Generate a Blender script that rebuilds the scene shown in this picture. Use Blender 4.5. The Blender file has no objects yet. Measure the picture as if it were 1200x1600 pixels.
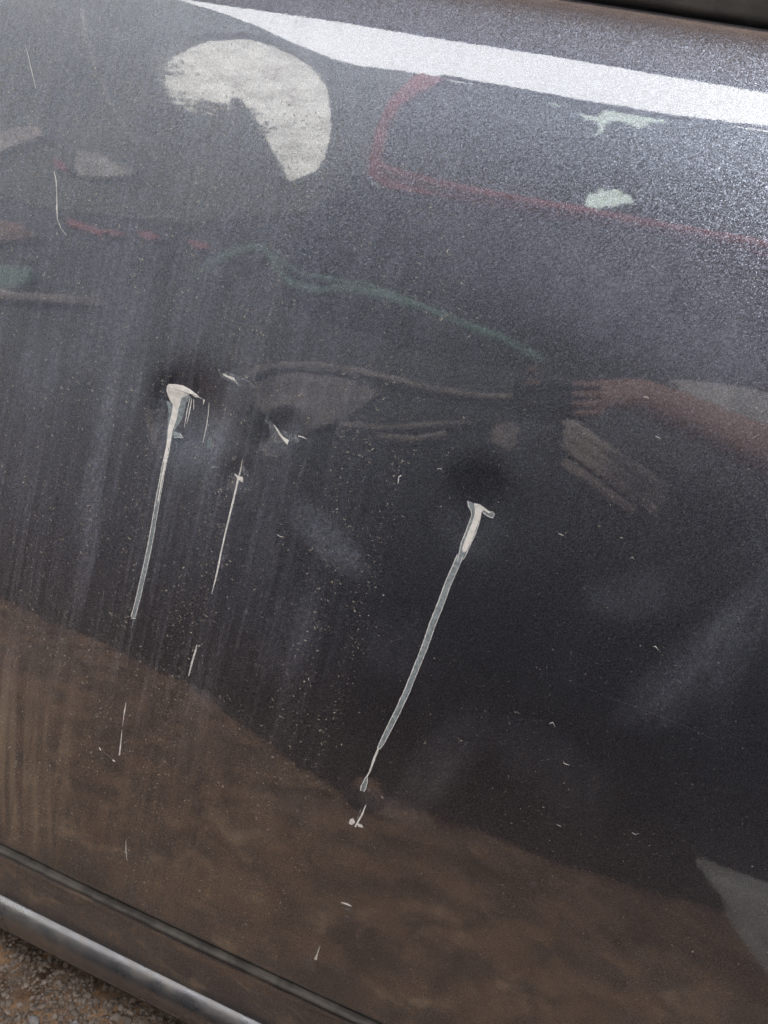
import bpy, math, random
import numpy as np
from mathutils import Vector, Matrix
from mathutils.geometry import tessellate_polygon
random.seed(7); rng = np.random.default_rng(7)
S = bpy.context.scene
C = S.collection

# ---------------------------------------------------------------- camera
cam = bpy.data.cameras.new('camera'); camo = bpy.data.objects.new('camera', cam); C.objects.link(camo)
RX = Vector((0.9374714, 0.2863202, 0.1979092)); RY = Vector((0.2889052, -0.3229930, -0.9012265)); RZ = Vector((-0.1941161, 0.9020511, -0.3855163))
m3 = Matrix((RX, -RY, -RZ)).transposed()
camo.matrix_world = Matrix.Translation((0.0, -0.40, 0.93)) @ m3.to_4x4()
cam.sensor_fit = 'VERTICAL'; cam.sensor_height = 36.0; cam.lens = 36.0 * 1155.0 / 1600.0
cam.clip_start = 0.01; cam.clip_end = 500
cam.dof.use_dof = True; cam.dof.focus_distance = 0.455; cam.dof.aperture_fstop = 26.0
S.camera = camo
# ---------------------------------------------------------------- sky and sun (bright overcast)
SUN_EL, SUN_AZ = math.radians(48), math.radians(142)     # compass azimuth, north = +Y
W = bpy.data.worlds.new('World'); S.world = W; W.use_nodes = True
nt = W.node_tree; bg = nt.nodes['Background']
sky = nt.nodes.new('ShaderNodeTexSky'); sky.sky_type = 'NISHITA'; sky.sun_disc = False
sky.sun_elevation = SUN_EL; sky.sun_rotation = SUN_AZ; sky.dust_density = 4.0
mx = nt.nodes.new('ShaderNodeMix'); mx.data_type = 'RGBA'; mx.inputs['Factor'].default_value = 0.88
nt.links.new(sky.outputs[0], mx.inputs['A'])
tcw = nt.nodes.new('ShaderNodeTexCoord'); nz = nt.nodes.new('ShaderNodeTexNoise'); nz.inputs['Scale'].default_value = 3.0; nz.inputs['Detail'].default_value = 6
nt.links.new(tcw.outputs['Generated'], nz.inputs['Vector'])
cr = nt.nodes.new('ShaderNodeValToRGB'); cr.color_ramp.elements[0].position = .3; cr.color_ramp.elements[0].color = (9.1, 9.1, 9.0, 1)
cr.color_ramp.elements[1].position = .7; cr.color_ramp.elements[1].color = (10.9, 10.8, 10.6, 1)
nt.links.new(nz.outputs['Fac'], cr.inputs[0]); nt.links.new(cr.outputs[0], mx.inputs['B'])
nt.links.new(mx.outputs['Result'], bg.inputs['Color']); bg.inputs['Strength'].default_value = 0.15
sl = bpy.data.lights.new('sun', 'SUN'); sl.energy = 0.6; sl.angle = math.radians(22); sl.color = (1, .97, .93)
so = bpy.data.objects.new('sun', sl); C.objects.link(so)
sd = Vector((math.sin(SUN_AZ) * math.cos(SUN_EL), math.cos(SUN_AZ) * math.cos(SUN_EL), math.sin(SUN_EL)))
so.rotation_euler = sd.to_track_quat('Z', 'Y').to_euler()
S.view_settings.view_transform = 'Standard'; S.view_settings.look = 'None'; S.view_settings.exposure = 1.8; S.view_settings.gamma = 1.0
S.cycles.use_denoising = True; S.cycles.max_bounces = 6; S.cycles.sample_clamp_indirect = 10
GZ = 0.17                                               # ground level

# ---------------------------------------------------------------- helpers
def mesh_obj(name, verts, faces, mats, parent=None, smooth=False, midx=None):
    me = bpy.data.meshes.new(name); me.from_pydata([tuple(v) for v in verts], [], faces)
    for m in (mats if isinstance(mats, (list, tuple)) else [mats]): me.materials.append(m)
    if midx is not None: me.polygons.foreach_set('material_index', midx)
    if smooth: me.polygons.foreach_set('use_smooth', [True] * len(me.polygons))
    me.update()
    o = bpy.data.objects.new(name, me); C.objects.link(o); o.parent = parent
    return o
def tag(o, label=None, cat=None, group=None, kind=None):
    for k, v in (('label', label), ('category', cat), ('group', group), ('kind', kind)):
        if v: o[k] = v
    return o
class MB:
    def __init__(s): s.v = []; s.f = []; s.m = []
    def add(s, vs, fs, m=0):
        n = len(s.v); s.v += [tuple(v) for v in vs]; s.f += [tuple(i + n for i in f) for f in fs]; s.m += [m] * len(fs)
    def box(s, a, b, m=0):
        x0, y0, z0 = a; x1, y1, z1 = b
        s.add([(x0,y0,z0),(x1,y0,z0),(x1,y1,z0),(x0,y1,z0),(x0,y0,z1),(x1,y0,z1),(x1,y1,z1),(x0,y1,z1)],
              [(0,3,2,1),(4,5,6,7),(0,1,5,4),(1,2,6,5),(2,3,7,6),(3,0,4,7)], m)
    def tube(s, pts, r, n=10, m=0, cap=True):
        pts = [Vector(p) for p in pts]; rs = r if isinstance(r, (list, tuple)) else [r] * len(pts); b = len(s.v); fs = []
        for i, p in enumerate(pts):
            t = (pts[min(i+1, len(pts)-1)] - pts[max(i-1, 0)]).normalized()
            u = t.cross(Vector((0.03, 0.02, 1)) if abs(t.z) < .95 else Vector((0, 1, 0))).normalized(); w = t.cross(u)
            for k in range(n):
                a = 2 * math.pi * k / n; s.v.append(tuple(p + (u * math.cos(a) + w * math.sin(a)) * rs[i]))
        for i in range(len(pts) - 1):
            for k in range(n):
                fs.append((b + i*n + k, b + i*n + (k+1) % n, b + (i+1)*n + (k+1) % n, b + (i+1)*n + k))
        if cap: fs.append(tuple(b + k for k in range(n))[::-1]); fs.append(tuple(b + (len(pts)-1)*n + k for k in range(n)))
        s.f += fs; s.m += [m] * len(fs)
    def build(s, name, mats, parent=None, smooth=False):
        return mesh_obj(name, s.v, s.f, mats, parent, smooth, s.m)
def slab(name, outline, y, th, mat, parent=None, holes=()):
    """a plate in the xz plane at depth y, cut to an outline, with holes, th thick away from the door"""
    loops = [outline] + list(holes); idx = []; pts = []
    for lp in loops:
        idx.append(list(range(len(pts), len(pts) + len(lp)))); pts += list(lp)
    tri = tessellate_polygon([[Vector((p[0], p[1], 0)) for p in lp] for lp in loops])
    n = len(pts); v = [(p[0], y, p[1]) for p in pts] + [(p[0], y - th, p[1]) for p in pts]
    f = [tuple(t) for t in tri] + [tuple(i + n for i in reversed(t)) for t in tri]
    for lp in idx:
        for k in range(len(lp)):
            a, b = lp[k], lp[(k+1) % len(lp)]; f.append((a, b, b + n, a + n))
    return mesh_obj(name, v, f, mat, parent)

# ---- node helpers
def mat(name):
    m = bpy.data.materials.new(name); m.use_nodes = True; return m, m.node_tree, m.node_tree.nodes['Principled BSDF']
def N(nt, t, **kw):
    n = nt.nodes.new(t)
    for k, v in kw.items():
        if k in ('operation', 'blend_type', 'data_type', 'feature', 'noise_dimensions', 'voronoi_dimensions', 'musgrave_type'): setattr(n, k, v)
        else: n.inputs[k.replace('_', ' ')].default_value = v
    return n
def math_(nt, op, a, b=0.0, clamp=False):
    n = nt.nodes.new('ShaderNodeMath'); n.operation = op; n.use_clamp = clamp
    for i, x in enumerate((a, b)):
        if isinstance(x, (int, float)): n.inputs[i].default_value = x
        else: nt.links.new(x, n.inputs[i])
    return n.outputs[0]
def ramp(nt, x, a, b, lo=0.0, hi=1.0):
    n = nt.nodes.new('ShaderNodeMapRange'); n.interpolation_type = 'SMOOTHSTEP'
    nt.links.new(x, n.inputs[0])
    for i, v in enumerate((a, b, lo, hi)): n.inputs[i + 1].default_value = v
    return n.outputs[0]
def noise(nt, scale, detail=4, rough=.55, map_scale=(1, 1, 1), off=(0, 0, 0), dist=0.0, rot=(0, 0, 0)):
    tc = nt.nodes.new('ShaderNodeTexCoord'); mp = nt.nodes.new('ShaderNodeMapping')
    nt.links.new(tc.outputs['Object'], mp.inputs[0]); mp.inputs['Scale'].default_value = map_scale; mp.inputs['Location'].default_value = off; mp.inputs['Rotation'].default_value = rot
    n = nt.nodes.new('ShaderNodeTexNoise'); n.inputs['Scale'].default_value = scale; n.inputs['Detail'].default_value = detail; n.inputs['Roughness'].default_value = rough; n.inputs['Distortion'].default_value = dist
    nt.links.new(mp.outputs[0], n.inputs['Vector']); return n.outputs['Fac']
def mixc(nt, fac, a, b):
    n = nt.nodes.new('ShaderNodeMix'); n.data_type = 'RGBA'
    for s_, x in (('Factor', fac), ('A', a), ('B', b)):
        if isinstance(x, (int, float)): n.inputs[s_].default_value = x
        elif isinstance(x, (tuple, list)): n.inputs[s_].default_value = (*x, 1) if len(x) == 3 else x
        else: nt.links.new(x, n.inputs[s_])
    return n.outputs['Result']
def bump(nt, h, strength, dist):
    b = nt.nodes.new('ShaderNodeBump'); b.inputs['Strength'].default_value = strength; b.inputs['Distance'].default_value = dist
    nt.links.new(h, b.inputs['Height']); return b.outputs[0]
def simple(name, col, rough=.6, metal=0.0, var=.25, vs=20, spec=.5, bmp=0.0):
    m, nt, p = mat(name); n = noise(nt, vs, 5)
    c2 = tuple(min(1, c * (1 + var)) for c in col); c1 = tuple(c * (1 - var) for c in col)
    nt.links.new(mixc(nt, ramp(nt, n, .35, .65), c1, c2), p.inputs['Base Color'])
    p.inputs['Roughness'].default_value = rough; p.inputs['Metallic'].default_value = metal; p.inputs['Specular IOR Level'].default_value = spec
    if bmp: nt.links.new(bump(nt, noise(nt, vs * 6, 6), .6, bmp), p.inputs['Normal'])
    return m

# ---------------------------------------------------------------- the door's surface, y = f(x, z)
KZ = np.array([0.02, 0.2, 0.28, 0.34, 0.42, 0.52, 0.62, 0.72, 0.82, 0.9, 0.96, 1.0, 1.03, 1.06, 1.1]); KY = np.array([-0.023518, -0.045631, -0.051803, -0.053123, -0.048486, -0.034728, -0.016418, 0.004287, 0.026827, 0.046474, 0.063448, 0.077401, 0.090428, 0.10704, 0.136116]); KM = np.array([0.0, 0.40535, 0.79234, 1.27731, 0.93305, 0.3955, 0.21659, 0.17476, 0.18596, 0.45816, 1.34475, 2.4824, 3.69756, 6.62932, 0.0])
def prof(z):
    z = np.clip(np.asarray(z, float), KZ[0], KZ[-1]); i = np.clip(np.searchsorted(KZ, z) - 1, 0, len(KZ) - 2)
    h = KZ[i+1] - KZ[i]; a = (KZ[i+1] - z) / h; b = (z - KZ[i]) / h
    return a*KY[i] + b*KY[i+1] + ((a**3 - a)*KM[i] + (b**3 - b)*KM[i+1]) * h*h/6
DENTS = [(-0.23171, 0.77565, 0.027, 0.031, 0.3, 0.0055), (-0.18889, 0.748, 0.01, 0.01, 0, 0.0012), (-0.16811, 0.78131, 0.01, 0.014, -0.6, 0.0012), (-0.03442, 0.77192, 0.022, 0.026, 0, 0.0022), (-0.20823, 0.80575, 0.007, 0.009, 0, 0.0004), (-0.05275, 0.57282, 0.01, 0.01, 0, 0.0005)]          # x, z, radius x, radius z, rotation, depth
def dent(x, z):
    d = 0 * (x + z)
    for (cx, cz, rx, rz, rot, dep) in DENTS:
        c, s = math.cos(rot), math.sin(rot); u = ((x-cx)*c + (z-cz)*s) / rx; w = (-(x-cx)*s + (z-cz)*c) / rz
        d = d + dep * np.exp(-((u*u + w*w) * 1.2)**1.5)
    return d
def surf(x, z):
    x = np.asarray(x, float); z = np.asarray(z, float)
    wav = 0.00016*np.sin(x*17 + 3*z) * np.sin(z*13 + 1.3) + 0.00004*np.sin(x*41 + 1 + 9*z) * np.sin(z*29 + x*7)
    return prof(z) + 0.035*(x - 0.1)**2 + dent(x, z) + wav

# ---------------------------------------------------------------- materials
def paint_material(name, dirt=1.0):
    m, nt, p = mat(name); L = nt.links
    geo = nt.nodes.new('ShaderNodeNewGeometry'); sep = nt.nodes.new('ShaderNodeSeparateXYZ')
    tc = nt.nodes.new('ShaderNodeTexCoord'); L.new(tc.outputs['Object'], sep.inputs[0]); X, Zc = sep.outputs['X'], sep.outputs['Z']
    # metal flakes under the lacquer
    v = N(nt, 'ShaderNodeTexVoronoi', Scale=2100.0, Randomness=1.0); L.new(tc.outputs['Object'], v.inputs['Vector'])
    def vm(op, a, b=None, sc=None):
        n = nt.nodes.new('ShaderNodeVectorMath'); n.operation = op; L.new(a, n.inputs[0])
        if b is not None:
            if isinstance(b, tuple): n.inputs[1].default_value = b
            else: L.new(b, n.inputs[1])
        if sc is not None: n.inputs['Scale'].default_value = sc
        return n.outputs[0]
    fl = vm('SCALE', vm('SUBTRACT', v.outputs['Color'], (.5, .5, .5)), sc=0.28)
    L.new(vm('NORMALIZE', vm('ADD', geo.outputs['Normal'], fl)), p.inputs['Normal'])
    L.new(mixc(nt, ramp(nt, noise(nt, 2200, 1), .35, .7), (.10, .115, .15), (.32, .36, .45)), p.inputs['Base Color'])
    p.inputs['Metallic'].default_value = 1.0; p.inputs['Roughness'].default_value = 0.35
    p.inputs['Coat Weight'].default_value = 1.0; p.inputs['Coat IOR'].default_value = 2.1
    wipe = noise(nt, 9, 5, .6, dist=.8)
    L.new(bump(nt, noise(nt, 260, 3), .25, .00003), p.inputs['Coat Normal'])
    # films of dust: bluish wiped smears, runs down the door, brown splash low down
    dust = nt.nodes.new('ShaderNodeBsdfDiffuse')
    left = ramp(nt, X, -.02, -.24)                     # more runs towards the left
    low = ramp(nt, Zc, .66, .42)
    L.new(math_(nt, 'ADD', ramp(nt, wipe, .35, .75, 0.010, 0.035), math_(nt, 'MULTIPLY', low, .055)), p.inputs['Coat Roughness'])
    run = ramp(nt, noise(nt, 1, 5, .62, (260, 20, 8.0)), .44, .68)
    run2 = ramp(nt, noise(nt, 1, 4, .6, (45, 10, 2.0), (3, 1, 7)), .45, .75)
    smear = ramp(nt, noise(nt, 7, 6, .62, (1.3, 1, .55), (2, 0, 5), .6, (0, .45, 0)), .52, .78)
    smear2 = ramp(nt, noise(nt, 16, 7, .68, (1.6, 1, .4), (8, 0, 1), 1.2, (0, .5, 0)), .50, .80)
    fine = ramp(nt, noise(nt, 420, 4, .7), .42, .72)
    d = math_(nt, 'MULTIPLY', run, math_(nt, 'MULTIPLY', left, .10))
    d = math_(nt, 'ADD', d, math_(nt, 'MULTIPLY', run2, math_(nt, 'MULTIPLY', left, .08)))
    d = math_(nt, 'ADD', d, math_(nt, 'MULTIPLY', smear, .04))
    d = math_(nt, 'ADD', d, math_(nt, 'MULTIPLY', smear2, .03))
    d = math_(nt, 'ADD', d, math_(nt, 'MULTIPLY', low, .022))
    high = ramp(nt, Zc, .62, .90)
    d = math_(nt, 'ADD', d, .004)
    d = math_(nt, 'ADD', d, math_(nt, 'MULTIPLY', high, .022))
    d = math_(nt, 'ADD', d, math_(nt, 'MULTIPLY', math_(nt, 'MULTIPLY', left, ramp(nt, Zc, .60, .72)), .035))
    brk = ramp(nt, noise(nt, 38, 6, .65, (1.6, 1, .7)), .25, .75, .35, 1.25)
    dots = ramp(nt, noise(nt, 520, 3, .7, (1, 1, .55)), .55, .72)
    d = math_(nt, 'ADD', d, math_(nt, 'MULTIPLY', math_(nt, 'MULTIPLY', dots, ramp(nt, run, 0, 1, .25, 1)), math_(nt, 'MULTIPLY', left, .20)))
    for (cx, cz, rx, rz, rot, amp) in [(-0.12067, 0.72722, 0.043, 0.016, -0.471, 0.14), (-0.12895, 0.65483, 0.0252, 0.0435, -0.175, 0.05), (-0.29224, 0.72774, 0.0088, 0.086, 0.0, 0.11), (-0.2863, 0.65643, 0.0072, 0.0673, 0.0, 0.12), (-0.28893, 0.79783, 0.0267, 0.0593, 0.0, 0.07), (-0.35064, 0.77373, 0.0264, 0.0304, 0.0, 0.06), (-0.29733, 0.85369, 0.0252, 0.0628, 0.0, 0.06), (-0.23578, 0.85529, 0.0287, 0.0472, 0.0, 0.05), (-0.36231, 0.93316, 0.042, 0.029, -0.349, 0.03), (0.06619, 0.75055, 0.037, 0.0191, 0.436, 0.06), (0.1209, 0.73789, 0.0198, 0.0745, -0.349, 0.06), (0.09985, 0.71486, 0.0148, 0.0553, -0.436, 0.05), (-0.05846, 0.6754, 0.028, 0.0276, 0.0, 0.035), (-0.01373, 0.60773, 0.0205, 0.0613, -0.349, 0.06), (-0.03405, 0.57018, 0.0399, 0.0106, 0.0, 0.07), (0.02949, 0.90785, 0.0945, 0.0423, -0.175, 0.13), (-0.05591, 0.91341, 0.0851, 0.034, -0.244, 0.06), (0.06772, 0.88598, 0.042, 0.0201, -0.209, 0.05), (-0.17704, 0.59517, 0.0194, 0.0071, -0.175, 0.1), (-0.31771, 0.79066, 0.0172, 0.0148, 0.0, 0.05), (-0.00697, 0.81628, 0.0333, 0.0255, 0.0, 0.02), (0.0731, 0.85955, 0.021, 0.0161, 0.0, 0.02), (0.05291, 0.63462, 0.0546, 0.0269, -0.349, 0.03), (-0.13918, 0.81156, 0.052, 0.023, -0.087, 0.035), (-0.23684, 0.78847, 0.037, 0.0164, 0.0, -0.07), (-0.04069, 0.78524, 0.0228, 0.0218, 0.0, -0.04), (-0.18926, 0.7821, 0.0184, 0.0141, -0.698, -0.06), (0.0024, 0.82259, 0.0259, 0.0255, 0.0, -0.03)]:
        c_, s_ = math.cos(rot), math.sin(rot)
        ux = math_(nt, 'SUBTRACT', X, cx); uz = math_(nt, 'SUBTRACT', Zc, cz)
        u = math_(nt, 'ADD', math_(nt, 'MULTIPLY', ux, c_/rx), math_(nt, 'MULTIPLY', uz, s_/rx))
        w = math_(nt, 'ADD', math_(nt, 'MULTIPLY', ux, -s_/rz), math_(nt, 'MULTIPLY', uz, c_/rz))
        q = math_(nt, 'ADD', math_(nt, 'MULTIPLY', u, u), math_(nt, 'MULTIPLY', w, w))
        d = math_(nt, 'ADD', d, math_(nt, 'MULTIPLY', math_(nt, 'MULTIPLY', ramp(nt, q, 1.0, .05), brk), amp))  # negative amounts thin the dust to paint in the dents' dark reflections
    d = math_(nt, 'MULTIPLY', d, math_(nt, 'ADD', math_(nt, 'MULTIPLY', fine, .9), .5))
    # dried mud near the hem, raised to paint in the brighter mirrored ground
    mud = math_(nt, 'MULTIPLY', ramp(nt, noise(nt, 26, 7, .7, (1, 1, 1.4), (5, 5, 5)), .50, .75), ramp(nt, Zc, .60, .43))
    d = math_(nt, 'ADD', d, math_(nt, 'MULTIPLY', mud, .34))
    # a sponge's curved sweep at the lower left
    dx = math_(nt, 'SUBTRACT', X, .28); dz = math_(nt, 'SUBTRACT', Zc, .70)
    rad = math_(nt, 'SQRT', math_(nt, 'ADD', math_(nt, 'MULTIPLY', dx, dx), math_(nt, 'MULTIPLY', math_(nt, 'MULTIPLY', dz, dz), .35)))
    cv = nt.nodes.new('ShaderNodeCombineXYZ'); L.new(rad, cv.inputs[0]); L.new(math_(nt, 'MULTIPLY', Zc, .04), cv.inputs[1])
    sw = nt.nodes.new('ShaderNodeTexNoise'); sw.inputs['Scale'].default_value = 120; sw.inputs['Detail'].default_value = 5; L.new(cv.outputs[0], sw.inputs['Vector'])
    reg = math_(nt, 'MULTIPLY', ramp(nt, X, -.245, -.30), math_(nt, 'MULTIPLY', ramp(nt, Zc, .60, .52), ramp(nt, Zc, .395, .44)))
    d = math_(nt, 'ADD', d, math_(nt, 'MULTIPLY', math_(nt, 'MULTIPLY', ramp(nt, sw.outputs['Fac'], .42, .66), reg), .17))
    d = math_(nt, 'MULTIPLY', d, dirt * 1.7, True)
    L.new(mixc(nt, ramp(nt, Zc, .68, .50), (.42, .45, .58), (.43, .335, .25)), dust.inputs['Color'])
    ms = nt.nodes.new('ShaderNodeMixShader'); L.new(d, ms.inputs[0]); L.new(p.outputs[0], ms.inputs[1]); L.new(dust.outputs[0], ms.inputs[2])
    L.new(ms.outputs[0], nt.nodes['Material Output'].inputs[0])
    return m
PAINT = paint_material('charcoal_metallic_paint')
RUBBER = simple('black_rubber', (.022, .020, .018), .75, var=.4, vs=60, bmp=.0004)
GLASS = simple('dark_window_glass', (.015, .018, .018), .05, var=.1)
SILL = simple('dusty_black_sill', (.045, .042, .038), .7, var=.4, vs=50, bmp=.0006)
HEM = simple('hem_sealer', (.085, .078, .072), .5, var=.4, vs=60)
PRIMER = simple('white_primer', (.93, .94, .93), .7, var=.12, vs=300, bmp=.0002)
GREYCOAT = simple('grey_blue_undercoat', (.30, .36, .40), .6, var=.25, vs=500, bmp=.0002)
EDGE = simple('torn_paint_edge', (.90, .94, .96), .6, var=.2, vs=600)
def speck_material():
    m, nt, p = mat('dried_water_marks'); g = nt.nodes.new('ShaderNodeNewGeometry'); rp = g.outputs['Random Per Island']
    nt.links.new(mixc(nt, math_(nt, 'POWER', rp, 2.2), (.20, .195, .18), (.68, .66, .58)), p.inputs['Base Color']); p.inputs['Roughness'].default_value = .8
    return m
SPECK = speck_material()
GLINT_HAZE, _nt, _p = mat('pale_glint_haze'); _p.inputs['Base Color'].default_value = (.55, .60, .68, 1); _p.inputs['Roughness'].default_value = .7  # bluish haze trailing the glints, put in as a pale film
_nt.links.new(ramp(_nt, noise(_nt, 700, 5, .7, (1, 1, .3)), .40, .75, 0.02, .75), _p.inputs['Alpha'])
HAIR, _nt, _p = mat('hairline_scratch'); _p.inputs['Base Color'].default_value = (.5, .52, .55, 1); _p.inputs['Alpha'].default_value = .16
def molding_material():
    m, nt, p = mat('satin_molding'); L = nt.links
    n = ramp(nt, noise(nt, 30, 6, .65), .4, .75)
    L.new(mixc(nt, n, (.20, .205, .225), (.32, .30, .275)), p.inputs['Base Color'])
    L.new(ramp(nt, noise(nt, 60, 5), .3, .7, .24, .42), p.inputs['Roughness'])
    p.inputs['Metallic'].default_value = .85; p.inputs['Coat Weight'].default_value = .5; p.inputs['Coat Roughness'].default_value = .2
    L.new(bump(nt, noise(nt, 900, 3), .3, .00008), p.inputs['Normal'])
    return m
MOLD = molding_material()

# ---------------------------------------------------------------- the car
car = bpy.data.objects.new('parked_car', None); C.objects.link(car); car.location = (0, 0, GZ)
tag(car, 'scratched charcoal metallic car side with dusty dented door above a dark sill', 'car')
def kid(o, par=car):
    o.parent = par
    if par is car: o.location = (0, 0, -GZ)
    return o
def sheet(name, x0, x1, zs, nx, mat_, f, parent=car, smooth=True):
    xs = np.linspace(x0, x1, nx); Xg, Zg = np.meshgrid(xs, zs); Yg = f(Xg, Zg)
    v = np.stack([Xg, Yg, Zg], -1).reshape(-1, 3); nz_ = len(zs)
    i = np.arange(nz_ - 1)[:, None] * nx + np.arange(nx - 1)[None]; i = i.reshape(-1)
    me = bpy.data.meshes.new(name); me.vertices.add(len(v)); me.vertices.foreach_set('co', v.reshape(-1))
    q = np.stack([i, i + 1, i + 1 + nx, i + nx], -1); k = len(q)
    me.loops.add(4*k); me.loops.foreach_set('vertex_index', q.reshape(-1)); me.polygons.add(k); me.polygons.foreach_set('loop_start', np.arange(k)*4)
    me.materials.append(mat_); me.update(); me.validate()
    if smooth: me.polygons.foreach_set('use_smooth', [True]*k)
    o = bpy.data.objects.new(name, me); C.objects.link(o); return kid(o, parent)
Z_HEM = 0.405; Z_TOP = 1.040
X0, X1 = -1.25, 1.15
def nonuni(a, b, lo, hi, d1, d2):     # fine between lo and hi
    return np.unique(np.concatenate([np.arange(a, lo, d2), np.arange(lo, hi, d1), np.arange(hi, b + 1e-9, d2), [b]]))
zs = np.arange(Z_HEM + .004, Z_TOP, .0022)
xs_ = nonuni(X0, X1, -.5, .32, .0022, .02)
def door_mesh():
    Xg, Zg = np.meshgrid(xs_, zs); Yg = surf(Xg, Zg)
    v = [np.stack([Xg, Yg, Zg], -1).reshape(-1, 3)]
    nx = len(xs_); top = surf(xs_, Z_TOP + 0*xs_)
    # rolled top flange: out a little, then back under the rubber
    rows = []
    for dz, dy in ((.004, .0004), (.0075, .0014), (.0105, .0032), (.0128, .006), (.0142, .0105), (.0148, .016), (.0148, .024)):
        rows.append(np.stack([xs_, top + .5*dz + dy, 0*xs_ + Z_TOP + dz], -1))
    bot = surf(xs_, Z_HEM + .004 + 0*xs_); lows = []
    for dz, dy in ((-.014, .012), (-.0045, .0065), (-.004, .003), (-.0022, .0004)):
        lows.append(np.stack([xs_, bot + dy, 0*xs_ + Z_HEM + .004 + dz], -1))
    V = np.concatenate(lows + v + rows); nr = len(V) // nx
    i = (np.arange(nr - 1)[:, None] * nx + np.arange(nx - 1)[None]).reshape(-1); q = np.stack([i, i+1, i+1+nx, i+nx], -1)
    me = bpy.data.meshes.new('door_panel'); me.vertices.add(len(V)); me.vertices.foreach_set('co', V.reshape(-1)); k = len(q)
    me.loops.add(4*k); me.loops.foreach_set('vertex_index', q.reshape(-1)); me.polygons.add(k); me.polygons.foreach_set('loop_start', np.arange(k)*4)
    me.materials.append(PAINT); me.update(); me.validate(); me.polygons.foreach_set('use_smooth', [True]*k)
    o = bpy.data.objects.new('door_panel', me); C.objects.link(o); return kid(o)
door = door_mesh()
tag(door, 'scratched and dented door panel with streaks of dust')
def strip(name, prof_pts, mat_, parent=car, nx=120, smooth=True, wob=0.0):
    """long section running the car's length; prof_pts = (dy from panel profile at its z, z)"""
    xs = np.linspace(X0, X1, nx); V = []
    for dy, z in prof_pts:
        y = prof(z) + .035*(xs - .1)**2 + dy + (wob*np.sin(xs*60 + z*300) if wob else 0); V.append(np.stack([xs, y, 0*xs + z], -1))
    V = np.concatenate(V); nr = len(prof_pts)
    f = [(r*nx + c, r*nx + c + 1, (r+1)*nx + c + 1, (r+1)*nx + c) for r in range(nr-1) for c in range(nx-1)]
    return kid(mesh_obj(name, V, f, mat_, None, smooth), parent)
strip('hem_seam', [(.006, .3968), (.0002, .3972), (-.0009, .3984), (-.0008, .3998), (.0012, .4008), (.006, .4012)], HEM)
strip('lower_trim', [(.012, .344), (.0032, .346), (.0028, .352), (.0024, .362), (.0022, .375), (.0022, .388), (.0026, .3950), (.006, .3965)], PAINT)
mp_ = []; y_, z_ = .0045, .3505                          # from the top down, by the tilt of its face
for t0, t1, ln in ((75, 58, .003), (58, 50, .0035), (50, 12, .012), (18, -12, .010), (-12, -50, .006), (-50, -80, .004)):
    for k in range(5):
        t = math.radians(t0 + (t1 - t0)*(k + .5)/5); mp_.append((y_, z_)); y_ -= math.sin(t)*ln/5; z_ -= math.cos(t)*ln/5
mp_.append((y_, z_)); mp_ = [(a + .0, .3505 - (.3505 - b)*.0265/(.3505 - z_)) for a, b in mp_][::-1]
strip('side_molding', mp_, MOLD)
strip('molding_lip', [(.006, .3205), (-.0022, .3208), (-.0030, .3220), (-.0022, .3235), (.004, .3245)], SILL)
strip('sill', [(.012, .3205), (.004, .3200), (.0030, .315), (.0036, .308), (.008, .300), (.022, .290), (.05, .26), (.10, .20), (.12, .12)], SILL, wob=.0003)
strip('window_rubber', [(.014, 1.0550), (.0055, 1.0555), (.0040, 1.0600), (.005, 1.072), (.009, 1.082), (.014, 1.086), (.02, 1.085)], RUBBER)
strip('window_glass', [(.018, 1.07), (.06, 1.16), (.13, 1.30), (.24, 1.48)], GLASS)

# ---- things lying on the paint (x, z outlines on the door)
def on_door(x, z, off):
    e = 1e-4; y = float(surf(x, z)); nx_ = (float(surf(x+e, z)) - y)/e; nz_ = (float(surf(x, z+e)) - y)/e
    n = Vector((nx_, -1, nz_)).normalized(); return Vector((x, y, z)) + n*off
def patch(mb, poly, off, m):
    vs = [on_door(x, z, off) for x, z in poly]
    for t in tessellate_polygon([[Vector((x, z, 0)) for x, z in poly]]):
        mb.add([vs[i] for i in t], [(0, 1, 2)], m)
def ribbon(mb, pts, off, m, rag=0.0, dense=.0012, side=0.0):
    """pts: (x, z, width) along the mark; side shifts across by that many widths"""
    P = [Vector((p[0], p[1])) for p in pts]; Wd = [p[2] for p in pts]; Q = []
    for i in range(len(P) - 1):
        n = max(1, int((P[i+1] - P[i]).length / dense))
        for k in range(n):
            t = k/n; Q.append((P[i].lerp(P[i+1], t), Wd[i]*(1-t) + Wd[i+1]*t))
    Q.append((P[-1], Wd[-1])); L_, R_ = [], []
    for i, (p, w) in enumerate(Q):
        d = (Q[min(i+2, len(Q)-1)][0] - Q[max(i-2, 0)][0]).normalized(); n = Vector((-d.y, d.x)); c = p + n*w*side
        a = w*.5*(1 + random.uniform(-rag, rag)); b = w*.5*(1 + random.uniform(-rag, rag))
        L_.append(on_door(*(c + n*a), off)); R_.append(on_door(*(c - n*b), off))
    k = len(Q); mb.add(L_ + R_, [(i, i+1, k+i+1, k+i) for i in range(k-1)], m)
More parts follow.
